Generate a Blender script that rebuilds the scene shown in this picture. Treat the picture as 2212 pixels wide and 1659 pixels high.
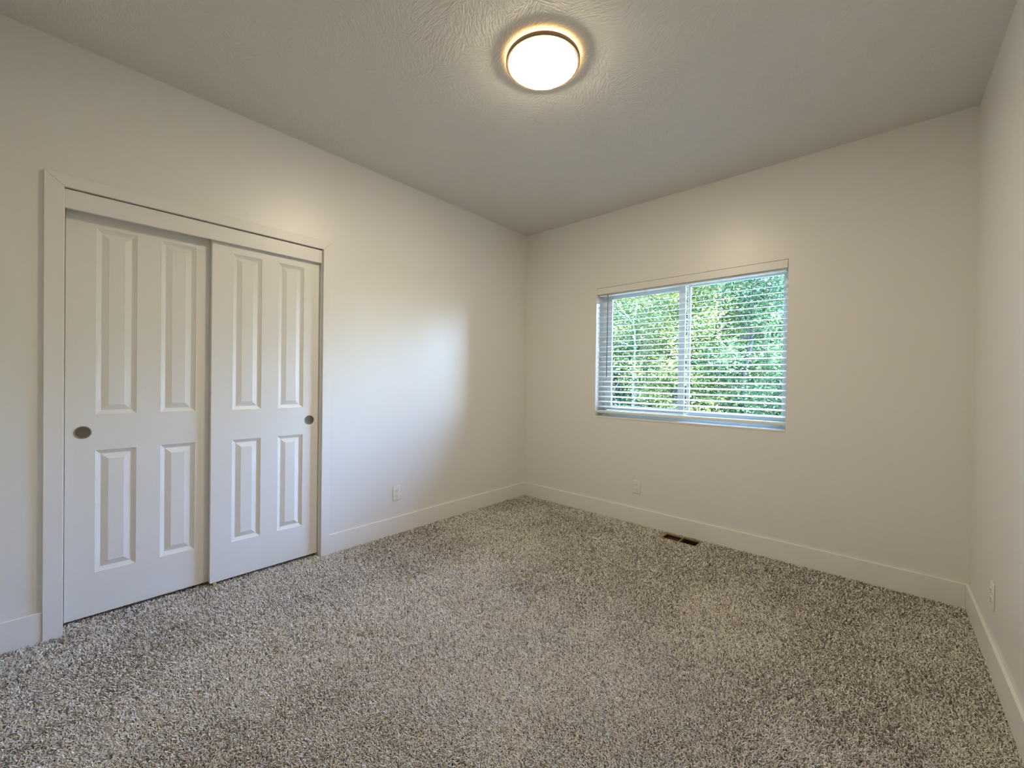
import bpy, bmesh, math, random
import numpy as np
from mathutils import Vector, Matrix

for o in list(bpy.data.objects):
    bpy.data.objects.remove(o, do_unlink=True)
SC = bpy.context.scene
COL = SC.collection

# ---------------------------------------------------------------- room dimensions (metres)
W, H, L = 3.2303, 2.7731, 3.652          # width (x), ceiling height, length (y from -L to 0)
WX0, WX1, WZ0, WZ1 = 0.8557, 2.3598, 0.9035, 2.0933   # window opening
Y0, Y1, Y2, Y3 = -3.4265, -3.3646, -2.1702, -2.1131   # closet casing: outer/inner/inner/outer
ZI, ZT = 2.0964, 2.1531                  # casing head inner / outer
HB, BT = 0.130, 0.0129                   # baseboard height / thickness
FZ = -0.012                              # sub-floor level, pile tips are at z = 0

# ---------------------------------------------------------------- camera
cam = bpy.data.cameras.new('camera')
cam_o = bpy.data.objects.new('camera', cam); COL.objects.link(cam_o)
cam.sensor_fit = 'HORIZONTAL'; cam.sensor_width = 36.0
cam.lens = 888.4006 / 2212 * 36.0
cam.clip_start = 0.02; cam.clip_end = 300
CP = Vector((2.85383, -3.39161, 1.22369))
yaw, pitch, roll = 0.7324212, -0.0086824, 0.0143576
f = Vector((-math.sin(yaw) * math.cos(pitch), math.cos(yaw) * math.cos(pitch), math.sin(pitch)))
r = Vector((math.cos(yaw), math.sin(yaw), 0)); u = r.cross(f)
r2 = r * math.cos(roll) + u * math.sin(roll); u2 = -r * math.sin(roll) + u * math.cos(roll)
M4 = Matrix((r2, u2, -f)).transposed().to_4x4(); M4.translation = CP
cam_o.matrix_world = M4
SC.camera = cam_o

# ---------------------------------------------------------------- exposure, world, sun
SC.view_settings.view_transform = 'Standard'
SC.view_settings.look = 'None'
SC.view_settings.gamma = 1.0
SC.view_settings.use_curve_mapping = False
SC.view_settings.exposure = 0.08
try:
    SC.cycles.use_denoising = True
    SC.cycles.denoiser = 'OPENIMAGEDENOISE'
    SC.cycles.max_bounces = 8
    SC.cycles.adaptive_threshold = 0.02
    SC.cycles.diffuse_bounces = 5
    SC.cycles.glossy_bounces = 4
    SC.cycles.transparent_max_bounces = 12
    SC.cycles.sample_clamp_indirect = 6.0
    SC.cycles.caustics_reflective = False
    SC.cycles.caustics_refractive = False
except Exception:
    pass

SKY_STRENGTH = 8.0
LAMP_STRENGTH = 99.0
HALO_STRENGTH = 12.0
SUN_STRENGTH = 20.0

world = bpy.data.worlds.new('sky'); SC.world = world
world.use_nodes = True
nt = world.node_tree; nt.nodes.clear()
wo = nt.nodes.new('ShaderNodeOutputWorld'); bg = nt.nodes.new('ShaderNodeBackground')
sky = nt.nodes.new('ShaderNodeTexSky')
sky.sky_type = 'NISHITA'; sky.sun_disc = False
sky.sun_elevation = math.radians(48); sky.sun_rotation = math.radians(78)
sky.air_density = 1.0; sky.dust_density = 2.0; sky.ozone_density = 1.5
bg.inputs['Strength'].default_value = SKY_STRENGTH
tint = nt.nodes.new('ShaderNodeMix'); tint.data_type = 'RGBA'; tint.blend_type = 'MULTIPLY'; tint.inputs[0].default_value = 1.0
tint.inputs[7].default_value = (0.84, 0.96, 1.34, 1)      # camera white balance sits between lamp and daylight
nt.links.new(sky.outputs[0], tint.inputs[6]); nt.links.new(tint.outputs[2], bg.inputs[0]); nt.links.new(bg.outputs[0], wo.inputs[0])

sun = bpy.data.lights.new('sun', 'SUN'); sun.energy = SUN_STRENGTH; sun.angle = 0.01
sun.color = (1.0, 0.93, 0.8)
sun_o = bpy.data.objects.new('sun', sun); COL.objects.link(sun_o)
sd = Vector((-0.90, 0.12, -0.95)).normalized()     # from the right and a little behind the house
sun_o.rotation_euler = sd.to_track_quat('-Z', 'Y').to_euler()
sun_o.location = (10, -4, 12)


# ---------------------------------------------------------------- materials
def new_mat(name, color, rough=0.5, spec=0.5, metal=0.0):
    m = bpy.data.materials.new(name); m.use_nodes = True
    b = m.node_tree.nodes['Principled BSDF']
    b.inputs['Base Color'].default_value = (*color, 1)
    b.inputs['Roughness'].default_value = rough
    b.inputs['Metallic'].default_value = metal
    b.inputs['Specular IOR Level'].default_value = spec
    return m, m.node_tree, b


def add_noise_bump(nt, b, scale, strength, dist, detail=3.0, rough_var=None):
    tc = nt.nodes.new('ShaderNodeTexCoord')
    n = nt.nodes.new('ShaderNodeTexNoise'); n.inputs['Scale'].default_value = scale
    n.inputs['Detail'].default_value = detail
    bp = nt.nodes.new('ShaderNodeBump'); bp.inputs['Strength'].default_value = strength
    bp.inputs['Distance'].default_value = dist
    nt.links.new(tc.outputs['Object'], n.inputs['Vector'])
    nt.links.new(n.outputs[0], bp.inputs['Height'])
    nt.links.new(bp.outputs[0], b.inputs['Normal'])
    return n, bp


def mottle(nt, b, c1, c2, scale):
    tc = nt.nodes.new('ShaderNodeTexCoord')
    n = nt.nodes.new('ShaderNodeTexNoise'); n.inputs['Scale'].default_value = scale
    n.inputs['Detail'].default_value = 4
    cr = nt.nodes.new('ShaderNodeMix'); cr.data_type = 'RGBA'
    cr.inputs[6].default_value = (*c1, 1); cr.inputs[7].default_value = (*c2, 1)
    nt.links.new(tc.outputs['Object'], n.inputs['Vector'])
    nt.links.new(n.outputs[0], cr.inputs[0]); nt.links.new(cr.outputs[2], b.inputs['Base Color'])


M_WALL, nt, b = new_mat('wall_paint', (0.80, 0.785, 0.745), 0.38, 0.8)
add_noise_bump(nt, b, 95, 0.22, 0.0012, 3)
mottle(nt, b, (0.795, 0.78, 0.74), (0.815, 0.80, 0.76), 6)

M_TRIM, nt, b = new_mat('trim_paint', (0.83, 0.815, 0.785), 0.36, 0.5)
add_noise_bump(nt, b, 60, 0.05, 0.001, 2)

M_DOOR, nt, b = new_mat('door_paint', (0.83, 0.82, 0.79), 0.40, 0.5)
tc = nt.nodes.new('ShaderNodeTexCoord'); mp = nt.nodes.new('ShaderNodeMapping')
mp.inputs['Scale'].default_value = (60, 260, 18)
n = nt.nodes.new('ShaderNodeTexNoise'); n.inputs['Scale'].default_value = 1.0; n.inputs['Detail'].default_value = 4
bp = nt.nodes.new('ShaderNodeBump'); bp.inputs['Strength'].default_value = 0.12; bp.inputs['Distance'].default_value = 0.001
nt.links.new(tc.outputs['Object'], mp.inputs[0]); nt.links.new(mp.outputs[0], n.inputs['Vector'])
nt.links.new(n.outputs[0], bp.inputs['Height']); nt.links.new(bp.outputs[0], b.inputs['Normal'])

# ceiling: brushed "stomp" drywall texture, strokes turned cell by cell
M_CEIL, nt, b = new_mat('ceiling_texture', (0.74, 0.72, 0.675), 0.75, 0.3)
tc = nt.nodes.new('ShaderNodeTexCoord')
vo = nt.nodes.new('ShaderNodeTexVoronoi'); vo.inputs['Scale'].default_value = 6.0
wn = nt.nodes.new('ShaderNodeTexNoise'); wn.inputs['Scale'].default_value = 5.0
wa = nt.nodes.new('ShaderNodeMix'); wa.data_type = 'VECTOR'; wa.inputs[0].default_value = 0.12
nt.links.new(tc.outputs['Object'], wn.inputs['Vector'])
nt.links.new(tc.outputs['Object'], wa.inputs[4]); nt.links.new(wn.outputs[1], wa.inputs[5])
nt.links.new(wa.outputs[1], vo.inputs['Vector'])
sx = nt.nodes.new('ShaderNodeSeparateColor'); nt.links.new(vo.outputs['Color'], sx.inputs[0])
mu = nt.nodes.new('ShaderNodeMath'); mu.operation = 'MULTIPLY'; mu.inputs[1].default_value = 6.283
nt.links.new(sx.outputs[0], mu.inputs[0])
vr = nt.nodes.new('ShaderNodeVectorRotate'); vr.rotation_type = 'Z_AXIS'
nt.links.new(tc.outputs['Object'], vr.inputs['Vector']); nt.links.new(mu.outputs[0], vr.inputs['Angle'])
mp = nt.nodes.new('ShaderNodeMapping'); mp.inputs['Scale'].default_value = (30, 105, 20)
nt.links.new(vr.outputs[0], mp.inputs[0])
n1 = nt.nodes.new('ShaderNodeTexNoise'); n1.inputs['Scale'].default_value = 1.0; n1.inputs['Detail'].default_value = 3
nt.links.new(mp.outputs[0], n1.inputs['Vector'])
n2 = nt.nodes.new('ShaderNodeTexNoise'); n2.inputs['Scale'].default_value = 2.2
nt.links.new(tc.outputs['Object'], n2.inputs['Vector'])
mm = nt.nodes.new('ShaderNodeMath'); mm.operation = 'MULTIPLY'
nt.links.new(n1.outputs[0], mm.inputs[0]); nt.links.new(n2.outputs[0], mm.inputs[1])
bp = nt.nodes.new('ShaderNodeBump'); bp.inputs['Strength'].default_value = 1.0; bp.inputs['Distance'].default_value = 0.010
nt.links.new(mm.outputs[0], bp.inputs['Height']); nt.links.new(bp.outputs[0], b.inputs['Normal'])

M_PLASTIC, nt, b = new_mat('white_plastic', (0.82, 0.81, 0.78), 0.3, 0.5)
mottle(nt, b, (0.81, 0.80, 0.77), (0.83, 0.82, 0.79), 30)
M_SLOT, nt, b = new_mat('dark_slot', (0.05, 0.045, 0.04), 0.7, 0.3)
mottle(nt, b, (0.04, 0.036, 0.03), (0.07, 0.06, 0.05), 60)
M_SLAT, nt, b = new_mat('blind_slat', (0.85, 0.87, 0.81), 0.4, 0.5)
add_noise_bump(nt, b, 40, 0.05, 0.001, 2)
M_VINYL, nt, b = new_mat('window_vinyl', (0.80, 0.83, 0.77), 0.35, 0.5)
add_noise_bump(nt, b, 50, 0.04, 0.001, 2)
M_CORD, nt, b = new_mat('cord', (0.75, 0.77, 0.74), 0.8, 0.2)
add_noise_bump(nt, b, 900, 0.3, 0.001, 2)
M_WAND, nt, b = new_mat('wand_acrylic', (0.16, 0.19, 0.20), 0.2, 0.5)
add_noise_bump(nt, b, 50, 0.05, 0.001, 1)
M_NICKEL, nt, b = new_mat('satin_nickel', (0.42, 0.38, 0.32), 0.32, 0.5, 1.0)
add_noise_bump(nt, b, 300, 0.08, 0.0005, 2)
M_PULLCUP, nt, b = new_mat('pull_cup', (0.20, 0.175, 0.14), 0.42, 0.5, 0.85)
add_noise_bump(nt, b, 300, 0.08, 0.0005, 2)
M_RING, nt, b = new_mat('lamp_ring_metal', (0.30, 0.22, 0.15), 0.5, 0.4, 0.6)
add_noise_bump(nt, b, 200, 0.05, 0.0005, 2)
M_LIP, nt, b = new_mat('lamp_lip_bronze', (0.085, 0.055, 0.028), 0.6, 0.2, 0.3)
add_noise_bump(nt, b, 200, 0.05, 0.0005, 2)
M_VENT, nt, b = new_mat('vent_brown', (0.30, 0.22, 0.10), 0.5, 0.4, 0.2)
mottle(nt, b, (0.20, 0.14, 0.06), (0.42, 0.33, 0.18), 45)
M_DUCT, nt, b = new_mat('duct_dark', (0.05, 0.03, 0.025), 0.7, 0.3)
mottle(nt, b, (0.012, 0.010, 0.012), (0.03, 0.018, 0.016), 20)
M_DAMPER, nt, b = new_mat('damper_red_brown', (0.16, 0.045, 0.03), 0.6, 0.3)
mottle(nt, b, (0.045, 0.012, 0.010), (0.075, 0.022, 0.016), 20)
M_GUIDE, nt, b = new_mat('tan_guide', (0.45, 0.37, 0.22), 0.35, 0.5)
mottle(nt, b, (0.40, 0.32, 0.18), (0.52, 0.44, 0.28), 80)
M_SUB, nt, b = new_mat('carpet_backing', (0.20, 0.17, 0.14), 0.95, 0.1)
mottle(nt, b, (0.22, 0.19, 0.16), (0.34, 0.30, 0.26), 120)
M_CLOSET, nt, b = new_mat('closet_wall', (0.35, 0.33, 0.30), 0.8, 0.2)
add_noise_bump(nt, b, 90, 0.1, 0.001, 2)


def emit_mat(name, color, strength):
    m = bpy.data.materials.new(name); m.use_nodes = True
    nt = m.node_tree; nt.nodes.clear()
    o = nt.nodes.new('ShaderNodeOutputMaterial'); e = nt.nodes.new('ShaderNodeEmission')
    e.inputs[0].default_value = (*color, 1); e.inputs[1].default_value = strength
    nt.links.new(e.outputs[0], o.inputs[0])
    return m


M_DIFFUSER = emit_mat('lit_diffuser', (1.0, 0.861, 0.617), LAMP_STRENGTH)
M_HALO = emit_mat('lit_back_rim', (1.0, 0.62, 0.25), HALO_STRENGTH)

# window glass
M_GLASS = bpy.data.materials.new('window_glass'); M_GLASS.use_nodes = True
nt = M_GLASS.node_tree; nt.nodes.clear()
o = nt.nodes.new('ShaderNodeOutputMaterial'); mx = nt.nodes.new('ShaderNodeMixShader')
tr = nt.nodes.new('ShaderNodeBsdfTransparent'); tr.inputs[0].default_value = (0.91, 0.97, 0.94, 1)
gl = nt.nodes.new('ShaderNodeBsdfGlossy'); gl.inputs['Roughness'].default_value = 0.02
fr = nt.nodes.new('ShaderNodeFresnel'); fr.inputs[0].default_value = 1.35
nt.links.new(fr.outputs[0], mx.inputs[0]); nt.links.new(tr.outputs[0], mx.inputs[1])
nt.links.new(gl.outputs[0], mx.inputs[2]); nt.links.new(mx.outputs[0], o.inputs[0])

# carpet yarn: tone per tuft
M_PILE = bpy.data.materials.new('carpet_yarn'); M_PILE.use_nodes = True
nt = M_PILE.node_tree; b = nt.nodes['Principled BSDF']
at = nt.nodes.new('ShaderNodeAttribute'); at.attribute_name = 'tone'
cr = nt.nodes.new('ShaderNodeValToRGB'); e = cr.color_ramp.elements
e[0].position = 0.0; e[0].color = (0.20, 0.165, 0.135, 1)
e[1].position = 1.0; e[1].color = (0.93, 0.89, 0.84, 1)
x = cr.color_ramp.elements.new(0.35); x.color = (0.60, 0.56, 0.515, 1)
x = cr.color_ramp.elements.new(0.7); x.color = (0.81, 0.77, 0.725, 1)
nt.links.new(at.outputs['Fac'], cr.inputs[0]); nt.links.new(cr.outputs[0], b.inputs['Base Color'])
b.inputs['Roughness'].default_value = 0.9; b.inputs['Specular IOR Level'].default_value = 0.15

# outdoors
def leaf_mat(name, c1, c2, c3):
    m = bpy.data.materials.new(name); m.use_nodes = True
    nt = m.node_tree; b = nt.nodes['Principled BSDF']
    at = nt.nodes.new('ShaderNodeAttribute'); at.attribute_name = 'tone'
    cr = nt.nodes.new('ShaderNodeValToRGB'); e = cr.color_ramp.elements
    e[0].position = 0; e[0].color = (*c1, 1); e[1].position = 1; e[1].color = (*c3, 1)
    x = cr.color_ramp.elements.new(0.6); x.color = (*c2, 1)
    nt.links.new(at.outputs['Fac'], cr.inputs[0]); nt.links.new(cr.outputs[0], b.inputs['Base Color'])
    b.inputs['Roughness'].default_value = 0.6; b.inputs['Specular IOR Level'].default_value = 0.25
    tl = nt.nodes.new('ShaderNodeBsdfTranslucent'); mx = nt.nodes.new('ShaderNodeMixShader')
    mx.inputs[0].default_value = 0.35
    nt.links.new(cr.outputs[0], tl.inputs[0])
    out = nt.nodes['Material Output']
    nt.links.new(b.outputs[0], mx.inputs[1]); nt.links.new(tl.outputs[0], mx.inputs[2])
    nt.links.new(mx.outputs[0], out.inputs[0])
    return m


M_LEAF = leaf_mat('leaves_green', (0.013, 0.032, 0.010), (0.052, 0.100, 0.026), (0.32, 0.36, 0.10))
M_LEAF2 = leaf_mat('leaves_bluegreen', (0.012, 0.034, 0.015), (0.045, 0.096, 0.036), (0.26, 0.34, 0.13))
M_LEAF3 = leaf_mat('leaves_yellow', (0.024, 0.042, 0.010), (0.11, 0.135, 0.030), (0.46, 0.40, 0.12))
M_BARK, nt, b = new_mat('bark', (0.06, 0.055, 0.05), 0.9, 0.2)
mottle(nt, b, (0.03, 0.027, 0.024), (0.085, 0.078, 0.07), 9)
M_BARKP, nt, b = new_mat('pale_bark', (0.5, 0.46, 0.42), 0.9, 0.2)
mottle(nt, b, (0.12, 0.11, 0.105), (0.24, 0.22, 0.215), 9)
M_GROUND, nt, b = new_mat('woodland_ground', (0.14, 0.14, 0.08), 0.95, 0.1)
mottle(nt, b, (0.16, 0.15, 0.13), (0.26, 0.25, 0.23), 1.5)


# ---------------------------------------------------------------- mesh helpers
def link(name, me, mat, parent=None, loc=None):
    o = bpy.data.objects.new(name, me); COL.objects.link(o)
    if mat is not None and not me.materials:
        me.materials.append(mat)
    if parent is not None:
        o.parent = parent
    if loc is not None:
        o.location = loc
    return o


def thing(name, label, cat, loc=(0, 0, 0), group=None, kind=None):
    o = bpy.data.objects.new(name, None); COL.objects.link(o)
    o.empty_display_size = 0.1
    o.location = loc
    o['label'] = label; o['category'] = cat
    if group: o['group'] = group
    if kind: o['kind'] = kind
    return o


def tag(o, label=None, cat=None, kind=None, group=None):
    if label: o['label'] = label
    if cat: o['category'] = cat
    if kind: o['kind'] = kind
    if group: o['group'] = group
    return o


class MB:
    """collects boxes, prisms, tubes into ONE mesh"""
    def __init__(self):
        self.bm = bmesh.new()

    def box(self, x0, x1, y0, y1, z0, z1, bev=0.0, seg=2, rot=None, piv=None):
        ret = bmesh.ops.create_cube(self.bm, size=1.0)
        vs = ret['verts']
        for v in vs:
            v.co = Vector(((x0 + x1) / 2 + v.co.x * (x1 - x0), (y0 + y1) / 2 + v.co.y * (y1 - y0), (z0 + z1) / 2 + v.co.z * (z1 - z0)))
        if bev > 0:
            es = list({e for v in vs for e in v.link_edges})
            rr = bmesh.ops.bevel(self.bm, geom=es, offset=bev, segments=seg, profile=0.5, affect='EDGES')
            vs = rr['verts']
        if rot is not None:
            bmesh.ops.rotate(self.bm, verts=vs, cent=piv or Vector(((x0 + x1) / 2, (y0 + y1) / 2, (z0 + z1) / 2)), matrix=rot)
        return vs

    def lathe(self, prof, n=64, axis='Z', c=(0, 0, 0)):
        """prof: list of (radius, height); radius 0 collapses"""
        rings = []
        for (rad, h) in prof:
            ring = []
            for k in range(1 if rad < 1e-6 else n):
                a = 2 * math.pi * k / n
                p = (rad * math.cos(a), rad * math.sin(a), h)
                if axis == 'X':
                    p = (h, p[0], p[1])
                elif axis == 'Y':
                    p = (p[0], h, p[1])
                ring.append(self.bm.verts.new((p[0] + c[0], p[1] + c[1], p[2] + c[2])))
            rings.append(ring)
        for a, b_ in zip(rings[:-1], rings[1:]):
            for k in range(n):
                k2 = (k + 1) % n
                if len(a) == 1 and len(b_) == 1:
                    continue
                if len(a) == 1:
                    self.bm.faces.new((a[0], b_[k], b_[k2]))
                elif len(b_) == 1:
                    self.bm.faces.new((a[k], b_[0], a[k2]))
                else:
                    self.bm.faces.new((a[k], b_[k], b_[k2], a[k2]))

    def tube(self, p0, p1, r0, r1=None, n=10):
        r1 = r0 if r1 is None else r1
        p0, p1 = Vector(p0), Vector(p1); d = (p1 - p0).normalized()
        a = Vector((1, 0, 0)) if abs(d.x) < 0.8 else Vector((0, 1, 0))
        e1 = d.cross(a).normalized(); e2 = d.cross(e1)
        A, B = [], []
        for k in range(n):
            t = 2 * math.pi * k / n
            q = e1 * math.cos(t) + e2 * math.sin(t)
            A.append(self.bm.verts.new(p0 + q * r0)); B.append(self.bm.verts.new(p1 + q * r1))
        for k in range(n):
            k2 = (k + 1) % n
            self.bm.faces.new((A[k], A[k2], B[k2], B[k]))
        self.bm.faces.new(A[::-1]); self.bm.faces.new(B)

    def prism(self, pts, d, h):
        """polygon pts (3D) extruded along vector d*h"""
        d = Vector(d) * h
        a = [self.bm.verts.new(p) for p in pts]; b_ = [self.bm.verts.new(Vector(p) + d) for p in pts]
        n = len(pts)
        self.bm.faces.new(a); self.bm.faces.new(b_[::-1])
        for k in range(n):
            self.bm.faces.new((a[k], b_[k], b_[(k + 1) % n], a[(k + 1) % n]))

    def build(self, name, mat, parent=None, loc=None, smooth=False):
        bmesh.ops.recalc_face_normals(self.bm, faces=self.bm.faces)
        me = bpy.data.meshes.new(name); self.bm.to_mesh(me); self.bm.free()
        if smooth:
            for p in me.polygons:
                p.use_smooth = True
            try:
                me.set_sharp_from_angle(angle=math.radians(35))
            except Exception:
                pass
        return link(name, me, mat, parent, loc)


# ---------------------------------------------------------------- room shell
TW = 0.20
VX0, VX1, VY0, VY1 = 1.577, 1.831, -0.166, -0.052       # floor vent opening

m = MB()                                                # floor slab with the duct hole
m.box(-0.95, VX0, -L - .2, TW, FZ - .12, FZ)
m.box(VX1, W + .2, -L - .2, TW, FZ - .12, FZ)
m.box(VX0, VX1, -L - .2, VY0, FZ - .12, FZ)
m.box(VX0, VX1, VY1, TW, FZ - .12, FZ)
tag(m.build('floor', M_SUB), kind='structure')

m = MB(); m.box(-0.95, W + .3, -L - .3, TW + .25, H, H + .25)
tag(m.build('ceiling', M_CEIL), kind='structure')

m = MB()                                                # closet wall with the door opening
JO = 0.012
m.box(-.12, 0, Y2 + JO, TW, FZ, H)
m.box(-.12, 0, -L - .15, Y1 - JO, FZ, H)
m.box(-.12, 0, Y1 - JO, Y2 + JO, ZI + JO, H)
tag(m.build('wall_left', M_WALL), kind='structure')

m = MB()                                                # window wall
m.box(-.12, WX0, 0, TW, FZ, H)
m.box(WX1, W + .15, 0, TW, FZ, H)
m.box(WX0, WX1, 0, TW, FZ, WZ0 - .012)
m.box(WX0, WX1, 0, TW, WZ1, H)
tag(m.build('wall_back', M_WALL), kind='structure')

m = MB(); m.box(W, W + .15, -L - .15, TW, FZ, H)
tag(m.build('wall_right', M_WALL), kind='structure')
m = MB(); m.box(-.12, W + .15, -L - .15, -L, FZ, H)
tag(m.build('wall_front', M_WALL), kind='structure')

m = MB()                                                # inside of the closet
m.box(-.85, -.75, -L - .15, -1.6, FZ, H)
m.box(-.75, -.12, -L - .15, -L, FZ, H)
m.box(-.75, -.12, -1.70, -1.60, FZ, H)
tag(m.build('wall_closet', M_CLOSET), kind='structure')


def baseboard(name, x0, x1, y0, y1):
    m = MB(); m.box(x0, x1, y0, y1, FZ, HB, 0.0022, 2)
    return tag(m.build(name, M_TRIM), kind='structure')


baseboard('baseboard_left', 0, BT, Y3, 0)
baseboard('baseboard_left', 0, BT, -L, Y0)
baseboard('baseboard_back', BT, W - BT, -BT, 0)
baseboard('baseboard_right', W - BT, W, -L, 0)
baseboard('baseboard_front', BT, W - BT, -L, -L + BT)

# closet casing: two legs and a mitred head, 19 mm proud of the wall
CT = 0.019
g = 0.0006


def bevel_obj(o, w=0.0015, s=2):
    md = o.modifiers.new('edge', 'BEVEL'); md.width = w; md.segments = s; md.limit_method = 'ANGLE'
    return o


m = MB(); m.prism([(0, Y0, FZ), (0, Y1, FZ), (0, Y1, ZI - g), (0, Y0, ZT - g)], (1, 0, 0), CT)
bevel_obj(tag(m.build('trim_1', M_TRIM), kind='structure'))
m = MB(); m.prism([(0, Y2, FZ), (0, Y3, FZ), (0, Y3, ZT - g), (0, Y2, ZI - g)], (1, 0, 0), CT)
bevel_obj(tag(m.build('trim_2', M_TRIM), kind='structure'))
m = MB(); m.prism([(0, Y1, ZI), (0, Y2, ZI), (0, Y3, ZT), (0, Y0, ZT)], (1, 0, 0), CT)
bevel_obj(tag(m.build('trim_3', M_TRIM), kind='structure'))
# jambs and fascia board hiding the track
JF1, JF2 = Y1 + .003, Y2 - .0045
m = MB(); m.box(-.12, 0, Y1 - JO, JF1, FZ, ZI + .010, .001)
tag(m.build('trim_4', M_TRIM), kind='structure')
m = MB(); m.box(-.12, 0, JF2, Y2 + JO, FZ, ZI + .010, .001)
tag(m.build('trim_5', M_TRIM), kind='structure')
m = MB(); m.box(-.12, -.022, JF1, JF2, 2.06, ZI + .010, .001)
tag(m.build('trim_6', M_TRIM), kind='structure')
m = MB(); m.box(-.019, 0.0, JF1, JF2 - .0005, 2.0045, 2.0925, .0015)
tag(m.build('trim_7', M_TRIM), kind='structure')


# ---------------------------------------------------------------- closet doors (sliding, moulded four-panel)
def door_mesh(wd, z0, z1, th):
    """front face at x=0 looking +x, local y 0..wd"""
    s, pw, mu_ = .1045, .152, .098
    ys = [0, s, s + pw, s + pw + mu_, s + 2 * pw + mu_, wd]
    zs = [z0, .2300, .8430, 1.0245, 1.9550, z1]
    bm = bmesh.new()
    V = {}

    def v(x, y, z):
        k = (round(x, 5), round(y, 5), round(z, 5))
        if k not in V:
            V[k] = bm.verts.new(k)
        return V[k]

    prof = [(0, 0), (.0015, -.0030), (.0080, -.0062), (.0090, -.0076), (.0185, -.0125), (.0200, -.0128), (.0215, -.0125), (.0455, -.0030), (.0470, -.0025)]
    for i in range(5):
        for j in range(5):
            a, b_, c, d = ys[i], ys[i + 1], zs[j], zs[j + 1]
            if i in (1, 3) and j in (1, 3):
                prev = None
                for (ins, dep) in prof:
                    q = [(a + ins, c + ins), (b_ - ins, c + ins), (b_ - ins, d - ins), (a + ins, d - ins)]
                    ring = [v(dep, y, z) for y, z in q]
                    if prev:
                        for k in range(4):
                            bm.faces.new((prev[k], prev[(k + 1) % 4], ring[(k + 1) % 4], ring[k]))
                    prev = ring
                bm.faces.new(prev)
            else:
                bm.faces.new((v(0, a, c), v(0, b_, c), v(0, b_, d), v(0, a, d)))
    # sides and back
    B = [v(-th, 0, z0), v(-th, wd, z0), v(-th, wd, z1), v(-th, 0, z1)]
    bm.faces.new(B[::-1])
    bot = [v(0, y, z0) for y in ys]; top = [v(0, y, z1) for y in ys]
    lef = [v(0, 0, z) for z in zs]; rig = [v(0, wd, z) for z in zs]
    bm.faces.new(bot[::-1] + [B[0], B[1]]); bm.faces.new(top + [B[2], B[3]])
    bm.faces.new(lef + [B[3], B[0]]); bm.faces.new(rig[::-1] + [B[1], B[2]])
    bmesh.ops.recalc_face_normals(bm, faces=bm.faces)
    me = bpy.data.meshes.new('door_leaf'); bm.to_mesh(me); bm.free()
    return me


DW = 0.6095
door_me = door_mesh(DW, 0.0175, 2.045, 0.034)


def finger_pull(parent, y, z):
    m = MB()
    R = 0.0312
    m.lathe([(R, 0.0), (R, .0016), (R - .0012, .0026), (R - .0042, .0024), (R - .0050, .0012), (R - .0052, 0.0004)], 48, 'X')
    rim = m.build('finger_pull', M_NICKEL, parent, (0, y, z), smooth=True)
    m = MB()
    m.lathe([(R - .0050, .0006), (R - .007, .0003), (0, .0003)], 48, 'X')
    cup = m.build('pull_cup', M_PULLCUP, rim, (0, 0, 0), smooth=True)
    cup['label'] = 'dark recessed cup of the round finger pull'
    rim['label'] = 'round satin nickel finger pull'
    return rim


for nm, x, y, py, lab in (
        ('door_1', -0.0700, -3.3590, 0.0603, 'white four-panel sliding closet door on the left, set back behind the other door'),
        ('door_2', -0.0300, -2.7855, DW - 0.0600, 'white four-panel sliding closet door on the right, nearer the window, in front of the other')):
    d = bpy.data.objects.new(nm, door_me if nm == 'door_1' else door_me.copy()); COL.objects.link(d)
    if not d.data.materials: d.data.materials.append(M_DOOR)
    d.location = (x, y, 0)
    tag(d, lab, 'door', 'structure')
    finger_pull(d, py, 0.9365)

t = thing('door_guide', 'small tan floor guide in the carpet under the overlapping closet doors', 'door guide', (-0.033, -2.762, FZ))
m = MB(); m.box(-.020, .016, -.013, .013, 0.0, .005, .001)
m.build('guide_base', M_GUIDE, t)
m = MB(); m.box(-.0015, .0065, -.009, .009, .004, .031, .0015)
m.build('guide_fin', M_GUIDE, t)

# ---------------------------------------------------------------- window
FY = 0.133          # inner face of the vinyl frame
w1 = thing('window_1', 'white vinyl sliding window in the far wall, trees outside', 'window', (0, 0, 0), kind='structure')


def ring(m, x0, x1, z0, z1, y0, y1, wl, wr, wb, wt, bev=.002):
    m.box(x0, x0 + wl, y0, y1, z0, z1, bev)
    m.box(x1 - wr, x1, y0, y1, z0, z1, bev)
    m.box(x0 + wl - .001, x1 - wr + .001, y0, y1, z0, z0 + wb, bev)
    m.box(x0 + wl - .001, x1 - wr + .001, y0, y1, z1 - wt, z1, bev)


m = MB()
ring(m, WX0, WX1, WZ0, WZ1, FY, TW - .002, .034, .034, .048, .040)
ring(m, WX0 + .032, WX1 - .032, WZ0 + .046, WZ1 - .038, FY + .010, TW - .01, .006, .006, .006, .006, .001)
m.build('window_frame', M_VINYL, w1)
m = MB()        # operable sash on the left, nearer the room
ring(m, WX0 + .040, 1.617, WZ0 + .054, WZ1 - .046, FY + .010, FY + .033, .040, .050, .040, .040)
ring(m, WX0 + .078, 1.569, WZ0 + .092, WZ1 - .084, FY + .014, FY + .029, .006, .006, .006, .006, .001)
sash = m.build('sliding_sash', M_VINYL, w1)
m = MB(); m.box(WX0 + .082, 1.568, FY + .020, FY + .024, WZ0 + .095, WZ1 - .088)
m.build('glass_pane', M_GLASS, sash)
m = MB(); m.box(1.600, 1.609, FY + .002, FY + .011, 1.44, 1.50, .002)
m.build('sash_latch', M_VINYL, sash)
m = MB()        # fixed light on the right
ring(m, 1.628, WX1 - .037, WZ0 + .052, WZ1 - .043, FY + .038, FY + .058, .022, .014, .022, .022)
fixed = m.build('fixed_sash', M_VINYL, w1)
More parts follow.
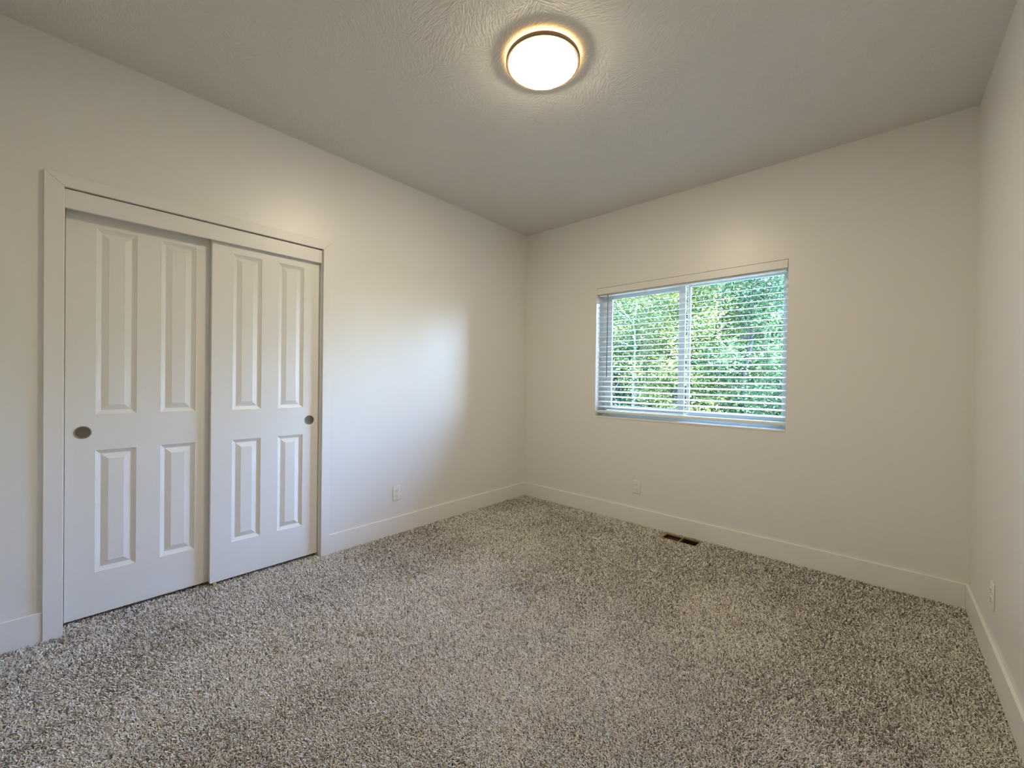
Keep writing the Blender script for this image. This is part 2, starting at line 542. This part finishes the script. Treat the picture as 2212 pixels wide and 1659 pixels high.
m = MB(); m.box(1.648, WX1 - .050, FY + .046, FY + .050, WZ0 + .072, WZ1 - .062)
m.build('glass_pane', M_GLASS, fixed)
m = MB(); m.box(WX0, WX1, -.004, FY + .002, WZ0 - .012, WZ0, .002)
m.build('window_sill', M_TRIM, w1)

# ---------------------------------------------------------------- blind
BX0, BX1 = WX0 + .005, WX1 - .005
bl = thing('window_blind', 'white horizontal slat blind hanging lowered and open in the window', 'window blind', ((WX0 + WX1) / 2, 0.045, WZ1))
bl_o = Vector(bl.location)


def blp(mb, name, mat, smooth=False):
    o = mb.build(name, mat, bl, smooth=smooth)
    o.data.transform(Matrix.Translation(-bl_o))
    return o


m = MB()
m.box(WX0 + .003, WX1 - .003, -.001, .011, 2.0335, WZ1 - .003, .001)
m.box(WX0 + .003, WX0 + .013, .010, .068, 2.0335, WZ1 - .003, .001)
m.box(WX1 - .013, WX1 - .003, .010, .068, 2.0335, WZ1 - .003, .001)
blp(m, 'valance', M_WALL)
m = MB()
m.box(WX0 + .014, WX1 - .014, .020, .070, 2.020, 2.072, .0015)
blp(m, 'headrail', M_SLAT)
TILT = math.radians(12.5)
YS = 0.0455
m = MB()
n_seg = 6
hw, th = .0252, .0030
# slightly crowned slat, cross-section in y-z
bmx = m.bm
pts = []
for k in range(n_seg + 1):
    yy = -hw + 2 * hw * k / n_seg
    pts.append((yy, .0018 * (1 - (yy / hw) ** 2)))
prof = [(y, z + th / 2) for y, z in pts] + [(y, z - th / 2) for y, z in pts[::-1]]
ca, sa = math.cos(TILT), math.sin(TILT)
m.prism([(BX0, y * ca - z * sa, y * sa + z * ca) for y, z in prof], (1, 0, 0), BX1 - BX0)
slat0 = m.build('slat', M_SLAT, bl)
slat0.data.transform(Matrix.Translation((-bl_o.x, 0, 0)))
PITCH = .0463
Z_FIRST = .9925
for k in range(22):
    s = slat0 if k == 0 else slat0.copy()
    if k:
        COL.objects.link(s); s.parent = bl
    s.location = (0, YS - bl_o.y, Z_FIRST + k * PITCH - bl_o.z)
m = MB(); m.box(BX0, BX1, YS - .0255, YS + .0255, .9340, .9560, .004, 3)
blp(m, 'bottom_rail', M_SLAT, True)
for x in (0.990, 1.312, 1.916, 2.222):
    m = MB()
    for yy in (YS - .0262, YS + .0262):
        m.tube((x, yy, .950), (x, yy, 2.03), .0008, n=6)
    m.tube((x + .012, YS - .0262, .950), (x + .012, YS - .0262, 2.03), .0008, n=6)
    for k in range(22):
        zc = Z_FIRST + k * PITCH - .0022
        m.tube((x, YS - .0262, zc - .0262 * math.tan(TILT)), (x, YS + .0262, zc + .0262 * math.tan(TILT)), .0005, n=4)
    m.box(x - .004, x + .004, YS - .0275, YS - .0245, .940, .948, .0008)
    blp(m, 'ladder_cord', M_CORD)
m = MB()
m.tube((.9685, .006, 2.020), (.9665, .006, 1.270), .0038, .0038, n=8)
m.tube((.9685, .006, 2.018), (.9685, .022, 2.034), .0016, n=6)
blp(m, 'tilt_wand', M_WAND, True)

# ---------------------------------------------------------------- outlets
def outlet(label, loc, rotz):
    """built facing local -y, then turned"""
    t = thing('wall_outlet', label, 'outlet', loc, group=None)
    t.rotation_euler = (0, 0, rotz)
    m = MB(); m.box(-.035, .035, -.0055, 0, -.0572, .0572, .0035, 3)
    m.build('cover_plate', M_PLASTIC, t, smooth=True)
    for s in (-1, 1):
        zc = s * .0195
        m = MB()
        n = 28; pts = []
        for k in range(n):
            a = 2 * math.pi * k / n
            pts.append((.0172 * math.cos(a), -.0052, zc + max(-.0142, min(.0142, .0172 * math.sin(a)))))
        m.prism(pts, (0, -1, 0), .0022)
        rc = m.build('receptacle', M_PLASTIC, t)
        for dx, hh in ((-.0063, .0042), (.0063, .0035)):
            m = MB(); m.box(dx - .0012, dx + .0012, -.0078, -.0070, zc + .0035 - hh, zc + .0035 + hh)
            m.build('slot', M_SLOT, rc)
        m = MB(); m.lathe([(0, 0), (.0026, 0), (.0026, -.0008), (0, -.0008)], 12, 'Y', (0, -.0070, zc - .0075))
        m.build('ground_hole', M_SLOT, rc)
    m = MB(); m.lathe([(0, -.0066), (.0022, -.0064), (.0030, -.0054)], 14, 'Y')
    m.build('screw', M_PLASTIC, t)
    return t


outlet('white duplex outlet low on the left wall between closet and corner', (0, -1.572, .315), math.pi / 2)
outlet('white duplex outlet low on the far wall below the window', (1.2815, 0, .313), 0)
outlet('white duplex outlet low on the right wall, seen edge-on', (W, -.650, .315), -math.pi / 2)

# ---------------------------------------------------------------- floor vent
t = thing('floor_vent', 'brown open floor vent in the carpet by the far baseboard', 'floor vent', ((VX0 + VX1) / 2, (VY0 + VY1) / 2, FZ))
to = Vector(t.location)
m = MB()
ring2 = [(VX0 - .018, VX0 + .002, VY0 - .013, VY1 + .013), (VX1 - .002, VX1 + .018, VY0 - .013, VY1 + .013),
         (VX0, VX1, VY0 - .013, VY0 + .002), (VX0, VX1, VY1 - .002, VY1 + .013)]
for a in ring2:
    m.box(a[0], a[1], a[2], a[3], FZ, -.0015, .0015)
o = m.build('vent_frame', M_VENT, t); o.data.transform(Matrix.Translation(-to))
m = MB(); m.box((VX0 + VX1) / 2 - .0035, (VX0 + VX1) / 2 + .0035, VY0, VY1, -.022, -.0025, .001)
o = m.build('divider_bar', M_VENT, t); o.data.transform(Matrix.Translation(-to))
m = MB()
e_ = .001
m.box(VX0 + e_, VX0 + .003, VY0 + e_, VY1 - e_, -.115, -.013)
m.box(VX1 - .003, VX1 - e_, VY0 + e_, VY1 - e_, -.115, -.013)
m.box(VX0 + e_, VX1 - e_, VY0 + e_, VY0 + .003, -.115, -.013)
m.box(VX0 + e_, VX1 - e_, VY1 - .003, VY1 - e_, -.115, -.013)
m.box(VX0 + e_, VX1 - e_, VY0 + e_, VY1 - e_, -.118, -.115)
o = m.build('duct_box', M_DUCT, t); o.data.transform(Matrix.Translation(-to))
m = MB(); m.box(VX0 + .006, (VX0 + VX1) / 2 - .006, VY0 + .006, VY1 - .006, -.026, -.024)
o = m.build('damper', M_DAMPER, t); o.data.transform(Matrix.Translation(-to))

# ---------------------------------------------------------------- ceiling light
LC = Vector((1.6156, -1.8263, H))
t = thing('ceiling_light', 'round lit flush ceiling light with a thin bronze ring', 'ceiling light', LC)
R1 = .177
m = MB(); m.lathe([(0, 0), (.150, 0), (.150, -.006), (0, -.006)], 64)
m.build('mounting_base', M_PLASTIC, t, smooth=True)
m = MB(); m.lathe([(.150, -.0240), (.1725, -.0240), (.1725, -.0250), (.150, -.0250), (.150, -.0240)], 64)
m.build('back_glow_rim', M_HALO, t, smooth=True)
m = MB(); m.lathe([(.120, -.0055), (.148, -.0150), (.150, -.0285), (.120, -.0285)], 64)
m.build('light_pan', M_PLASTIC, t, smooth=True)
m = MB(); m.lathe([(R1 - .0018, -.0140), (R1, -.0140), (R1, -.0280), (R1 - .0034, -.0320), (R1 - .0044, -.0320), (R1 - .0044, -.0300), (R1 - .0018, -.0300), (R1 - .0018, -.0140)], 96)
rg_ = m.build('metal_ring', M_RING, t, smooth=True)
m = MB(); m.lathe([(R1 - .0042, -.0319), (R1 - .0115, -.0316), (R1 - .0120, -.0306), (R1 - .0042, -.0304), (R1 - .0042, -.0319)], 96)
m.build('ring_lip', M_LIP, rg_, smooth=True)
m = MB()
RD = R1 - .0122
pr = [(RD, -.0290), (RD - .0004, -.0322), (.1602, -.0335), (.1550, -.0400), (.1430, -.0468), (.1210, -.0515), (.0850, -.0545), (.0450, -.0557), (0.0, -.0560)]
m.lathe(pr, 64)
m.build('glass_diffuser', M_DIFFUSER, t, smooth=True)


# ---------------------------------------------------------------- fast mesh from arrays
def np_mesh(name, co, nquads, mat, tone=None, vpp=4, parent=None):
    """co: (N*vpp,3) quads laid out consecutively"""
    me = bpy.data.meshes.new(name)
    nv = len(co)
    me.vertices.add(nv); me.vertices.foreach_set('co', co.astype(np.float32).ravel())
    return me


def quads_mesh(name, co, faces, tone_v):
    me = bpy.data.meshes.new(name)
    me.vertices.add(len(co)); me.vertices.foreach_set('co', np.ascontiguousarray(co, dtype=np.float32).ravel())
    nf = len(faces)
    me.loops.add(nf * 4); me.loops.foreach_set('vertex_index', np.ascontiguousarray(faces, dtype=np.int32).ravel())
    me.polygons.add(nf); me.polygons.foreach_set('loop_start', np.arange(0, nf * 4, 4, dtype=np.int32))
    a = me.attributes.new('tone', 'FLOAT', 'POINT'); a.data.foreach_set('value', np.ascontiguousarray(tone_v, dtype=np.float32))
    me.update(calc_edges=True)
    return me


def vnoise(x, y, scale, seed):
    """smooth value noise"""
    rg = np.random.default_rng(seed); G = rg.random((128, 128))
    X, Y = x / scale + 40, y / scale + 40
    xi, yi = np.floor(X).astype(int), np.floor(Y).astype(int)
    fx, fy = X - xi, Y - yi; fx = fx * fx * (3 - 2 * fx); fy = fy * fy * (3 - 2 * fy)
    g_ = lambda i, j: G[i % 128, j % 128]
    return (g_(xi, yi) * (1 - fx) + g_(xi + 1, yi) * fx) * (1 - fy) + (g_(xi, yi + 1) * (1 - fx) + g_(xi + 1, yi + 1) * fx) * fy


# ---------------------------------------------------------------- carpet pile
rng = np.random.default_rng(5)
S0 = 0.0033
gx, gy = np.meshgrid(np.arange(-.12, W - BT, S0), np.arange(-L + BT, -BT, S0))
px = (gx + rng.uniform(-.5, .5, gx.shape) * S0).ravel(); py = (gy + rng.uniform(-.5, .5, gy.shape) * S0).ravel()
dist = np.sqrt((px - CP.x) ** 2 + (py - CP.y) ** 2 + CP.z ** 2)
sp = np.clip(S0 * dist / 2.0, S0, .0062)
keep = rng.random(px.shape) < (S0 / sp) ** 2
keep &= ~((px > VX0 - .019) & (px < VX1 + .019) & (py > VY0 - .014) & (py < VY1 + .014))
inroom = (px > BT * .6) & (px < W - BT * .8) & (py > -L + BT) & (py < -BT * .8)
closet = (px <= BT * .6) & (py > JF1 + .002) & (py < JF2 - .002)
casing = ((py > Y0) & (py < Y1) | (py > Y2) & (py < Y3)) & (px < CT)
guide = (np.abs(px + .033 - .0) < .019) & (np.abs(py + 2.762) < .012)
jam = ((py <= JF1) | (py >= JF2)) & (px < BT)
keep &= (inroom | closet) & ~casing & ~guide & ~(jam & ~inroom)
px, py, sp = px[keep], py[keep], sp[keep]
N = len(px)
clump = vnoise(px, py, .0095, 3)
swirl = vnoise(px, py, .45, 1) * 5.0 + vnoise(px, py, .13, 2) * 2.4
ang = swirl + rng.normal(0, 1.6, N) + (clump - .5) * 3.0
lean = .0072 + .0030 * vnoise(px, py, .3, 4) + rng.normal(0, .0026, N)
hgt = .0115 + rng.normal(0, .0016, N) + (clump - .5) * .0050
base = FZ - .0005
tipx, tipy = px + np.cos(ang) * lean, py + np.sin(ang) * lean
wdt = sp * rng.uniform(.62, 1.05, N)
yw = ang + np.pi / 2 + rng.normal(0, .55, N)
cx_, sx_ = np.cos(yw) * wdt / 2, np.sin(yw) * wdt / 2
co = np.empty((N, 6, 3), np.float32)
mx_, my_ = px + np.cos(ang) * lean * .32, py + np.sin(ang) * lean * .32
for k, (X_, Y_, Z_, ws) in enumerate(((px, py, base + 0 * px, .8), (mx_, my_, base + hgt * .70, 1.0), (tipx, tipy, base + hgt, .70))):
    co[:, 2 * k, 0] = X_ - cx_ * ws; co[:, 2 * k, 1] = Y_ - sx_ * ws; co[:, 2 * k, 2] = Z_
    co[:, 2 * k + 1, 0] = X_ + cx_ * ws; co[:, 2 * k + 1, 1] = Y_ + sx_ * ws; co[:, 2 * k + 1, 2] = Z_
co[:, 4, 2] += rng.normal(0, .0006, N); co[:, 5, 2] += rng.normal(0, .0006, N)
ib = np.arange(N)[:, None] * 6
F_ = np.concatenate([ib + np.array([[0, 1, 3, 2]]), ib + np.array([[2, 3, 5, 4]])], 1).reshape(-1, 4)
tone = np.clip(.56 + rng.normal(0, .17, N) + (clump - .5) * .34 - (rng.random(N) < .13) * .42, 0, 1)  # random share of tufts darkened to paint the shaded gaps in the pile
me = quads_mesh('carpet', co.reshape(-1, 3), F_, np.repeat(tone, 6))
carpet = link('carpet', me, M_PILE)
tag(carpet, 'grey-beige cut-pile carpet covering the whole room floor', 'carpet', 'stuff')

# ---------------------------------------------------------------- outdoors
GZ = -0.6
m = MB(); m.box(-26, 22, TW + .05, 34, GZ - .2, GZ)
tag(m.build('ground', M_GROUND), kind='structure')


def tree(name, x, y, h, r, seed, mat, bark, n, label, z0=0.3, trunk_r=.11, leaf=.058, group='trees beyond the window'):
    rg = np.random.default_rng(seed)
    t = thing(name, label, 'tree', (x, y, GZ), group=group)
    m = MB()
    p = Vector((0, 0, 0)); tr_ = trunk_r
    pts = [p.copy()]
    for k in range(6):
        q = p + Vector((rg.normal(0, .07), rg.normal(0, .07), h * .85 / 6)); m.tube(p, q, tr_, tr_ * .8, 10); tr_ *= .8; p = q; pts.append(q.copy())
    for k in range(10):
        a = pts[1 + int(rg.integers(0, 5))]; th_ = rg.uniform(0, 6.28)
        q = a + Vector((math.cos(th_) * r * .6, math.sin(th_) * r * .6, rg.uniform(.2, .9))); m.tube(a, q, trunk_r * .22, trunk_r * .05, 6)
    m.build('trunk', bark, t, smooth=True)
    # leaves gathered in clusters
    nc = 110
    cz = rg.uniform(z0, 1.0, nc)
    ang_ = rg.uniform(0, 2 * np.pi, nc)
    rad = r * np.sqrt(rg.random(nc)) * np.sin(np.clip(cz, .12, .95) * np.pi) ** .5
    cc = np.stack([np.cos(ang_) * rad, np.sin(ang_) * rad, cz * h], 1)
    ci = rg.integers(0, nc, n)
    P = cc[ci] + rg.normal(0, 1, (n, 3)) * np.array([.26, .26, .20]) * (r / 1.6)
    d1 = rg.normal(0, 1, (n, 3)); d1[:, 2] *= .5; d1 /= np.linalg.norm(d1, axis=1)[:, None]
    d2 = np.cross(d1, rg.normal(0, 1, (n, 3))); d2 /= np.linalg.norm(d2, axis=1)[:, None]
    sz = leaf * rg.uniform(.6, 1.3, n)[:, None]
    co = np.stack([P - d1 * sz * .6, P + d2 * sz * .32, P + d1 * sz * .6, P - d2 * sz * .32], 1)
    tn = np.clip(rg.normal(.42, .2, nc)[ci] + rg.normal(0, .16, n) + (rg.random(n) < .07) * .5, 0, 1)
    me = quads_mesh('foliage', co.reshape(-1, 3), np.arange(4 * n).reshape(-1, 4), np.repeat(tn, 4))
    link('foliage', me, mat, t)
    return t


B = M_BARK; P_ = M_BARKP
TREES = [
    # x, y, h, r, mat, bark, n, z0, trunk, label
    (-0.75, 6.4, 4.9, 1.1, M_LEAF3, B, 20000, .05, .07, 'yellow-green leafy tree close outside, seen behind the middle of the window'),
    (-1.0, 8.3, 5.0, 1.4, M_LEAF, B, 34000, .05, .09, 'bushy mid-green tree outside, just behind the yellow-green one'),
    (-2.33, 7.2, 4.9, 1.1, M_LEAF3, P_, 5000, .05, .075, 'pale-trunked tree outside, second from the left edge of the window'),
    (-3.60, 8.5, 5.0, 1.1, M_LEAF, P_, 5000, .05, .11, 'thick pale-trunked tree outside, leftmost seen through the window'),
    (0.45, 7.4, 5.0, 1.4, M_LEAF2, B, 34000, .05, .09, 'blue-green leafy tree outside, rightmost seen through the window'),
    (-0.9, 9.8, 5.5, 1.6, M_LEAF2, B, 32000, .05, .12, 'taller blue-green tree farther out, seen in the right pane'),
    (-2.9, 9.4, 5.3, 1.5, M_LEAF, B, 30000, .05, .09, 'mid-green bushy tree outside, behind the pale trunks'),
    (-4.4, 10.6, 5.5, 1.7, M_LEAF2, B, 34000, .05, .12, 'tall blue-green tree farther out, behind the left pane'),
    (-6.3, 10.6, 5.6, 1.7, M_LEAF, B, 30000, .05, .12, 'tall green tree farther out at far left of the view'),
    (1.9, 9.9, 5.5, 1.5, M_LEAF, B, 26000, .05, .12, 'tall green tree farther out, to the right of the view'),
    (3.7, 7.4, 3.7, 1.2, M_LEAF, B, 18000, .05, .10, 'unseen green tree added beyond the right edge of the view to block low sky light'),  # from here rightward: out of view, added to screen low sky from the doors
    (5.6, 8.4, 4.4, 1.4, M_LEAF2, B, 18000, .05, .10, 'unseen blue-green tree added well beyond the right edge of the view to block low sky light'),  # added out of view, also screens the low sky
    (7.8, 9.2, 4.6, 1.5, M_LEAF, B, 18000, .05, .10, 'unseen green tree added farthest beyond the right edge of the view to block low sky light'),  # last of the added sky-blocking trees, never in view
    (-7.4, 7.6, 5.1, 1.6, M_LEAF, B, 20000, .05, .10, 'green tree outside, beyond the left edge of the view'),
]
for i, (x, y, h, rr, mt, bk, n, z0, tr0, lab) in enumerate(TREES):
    tree('broadleaf_tree', x, y, h, rr, 100 + i, mt, bk, n, lab, z0, tr0)

rg = np.random.default_rng(77)          # continuous undergrowth behind the trees
n = 150000
P = np.stack([rg.uniform(-12, 3.5, n), rg.normal(13.2, .8, n), GZ + rg.random(n) * 5.9], 1)
d1 = rg.normal(0, 1, (n, 3)); d1 /= np.linalg.norm(d1, axis=1)[:, None]
d2 = np.cross(d1, rg.normal(0, 1, (n, 3))); d2 /= np.linalg.norm(d2, axis=1)[:, None]
sz = .105 * rg.uniform(.6, 1.3, n)[:, None]
co = np.stack([P - d1 * sz * .6, P + d2 * sz * .4, P + d1 * sz * .6, P - d2 * sz * .4], 1)
tn = np.clip(vnoise(P[:, 0], P[:, 2], .9, 9) * .7 + rg.normal(0, .12, n), 0, 1)
me = quads_mesh('foliage_thicket', co.reshape(-1, 3), np.arange(4 * n).reshape(-1, 4), np.repeat(tn, 4))
tag(link('foliage_thicket', me, M_LEAF), 'dense green thicket far behind the trees outside the window', 'thicket', 'stuff')
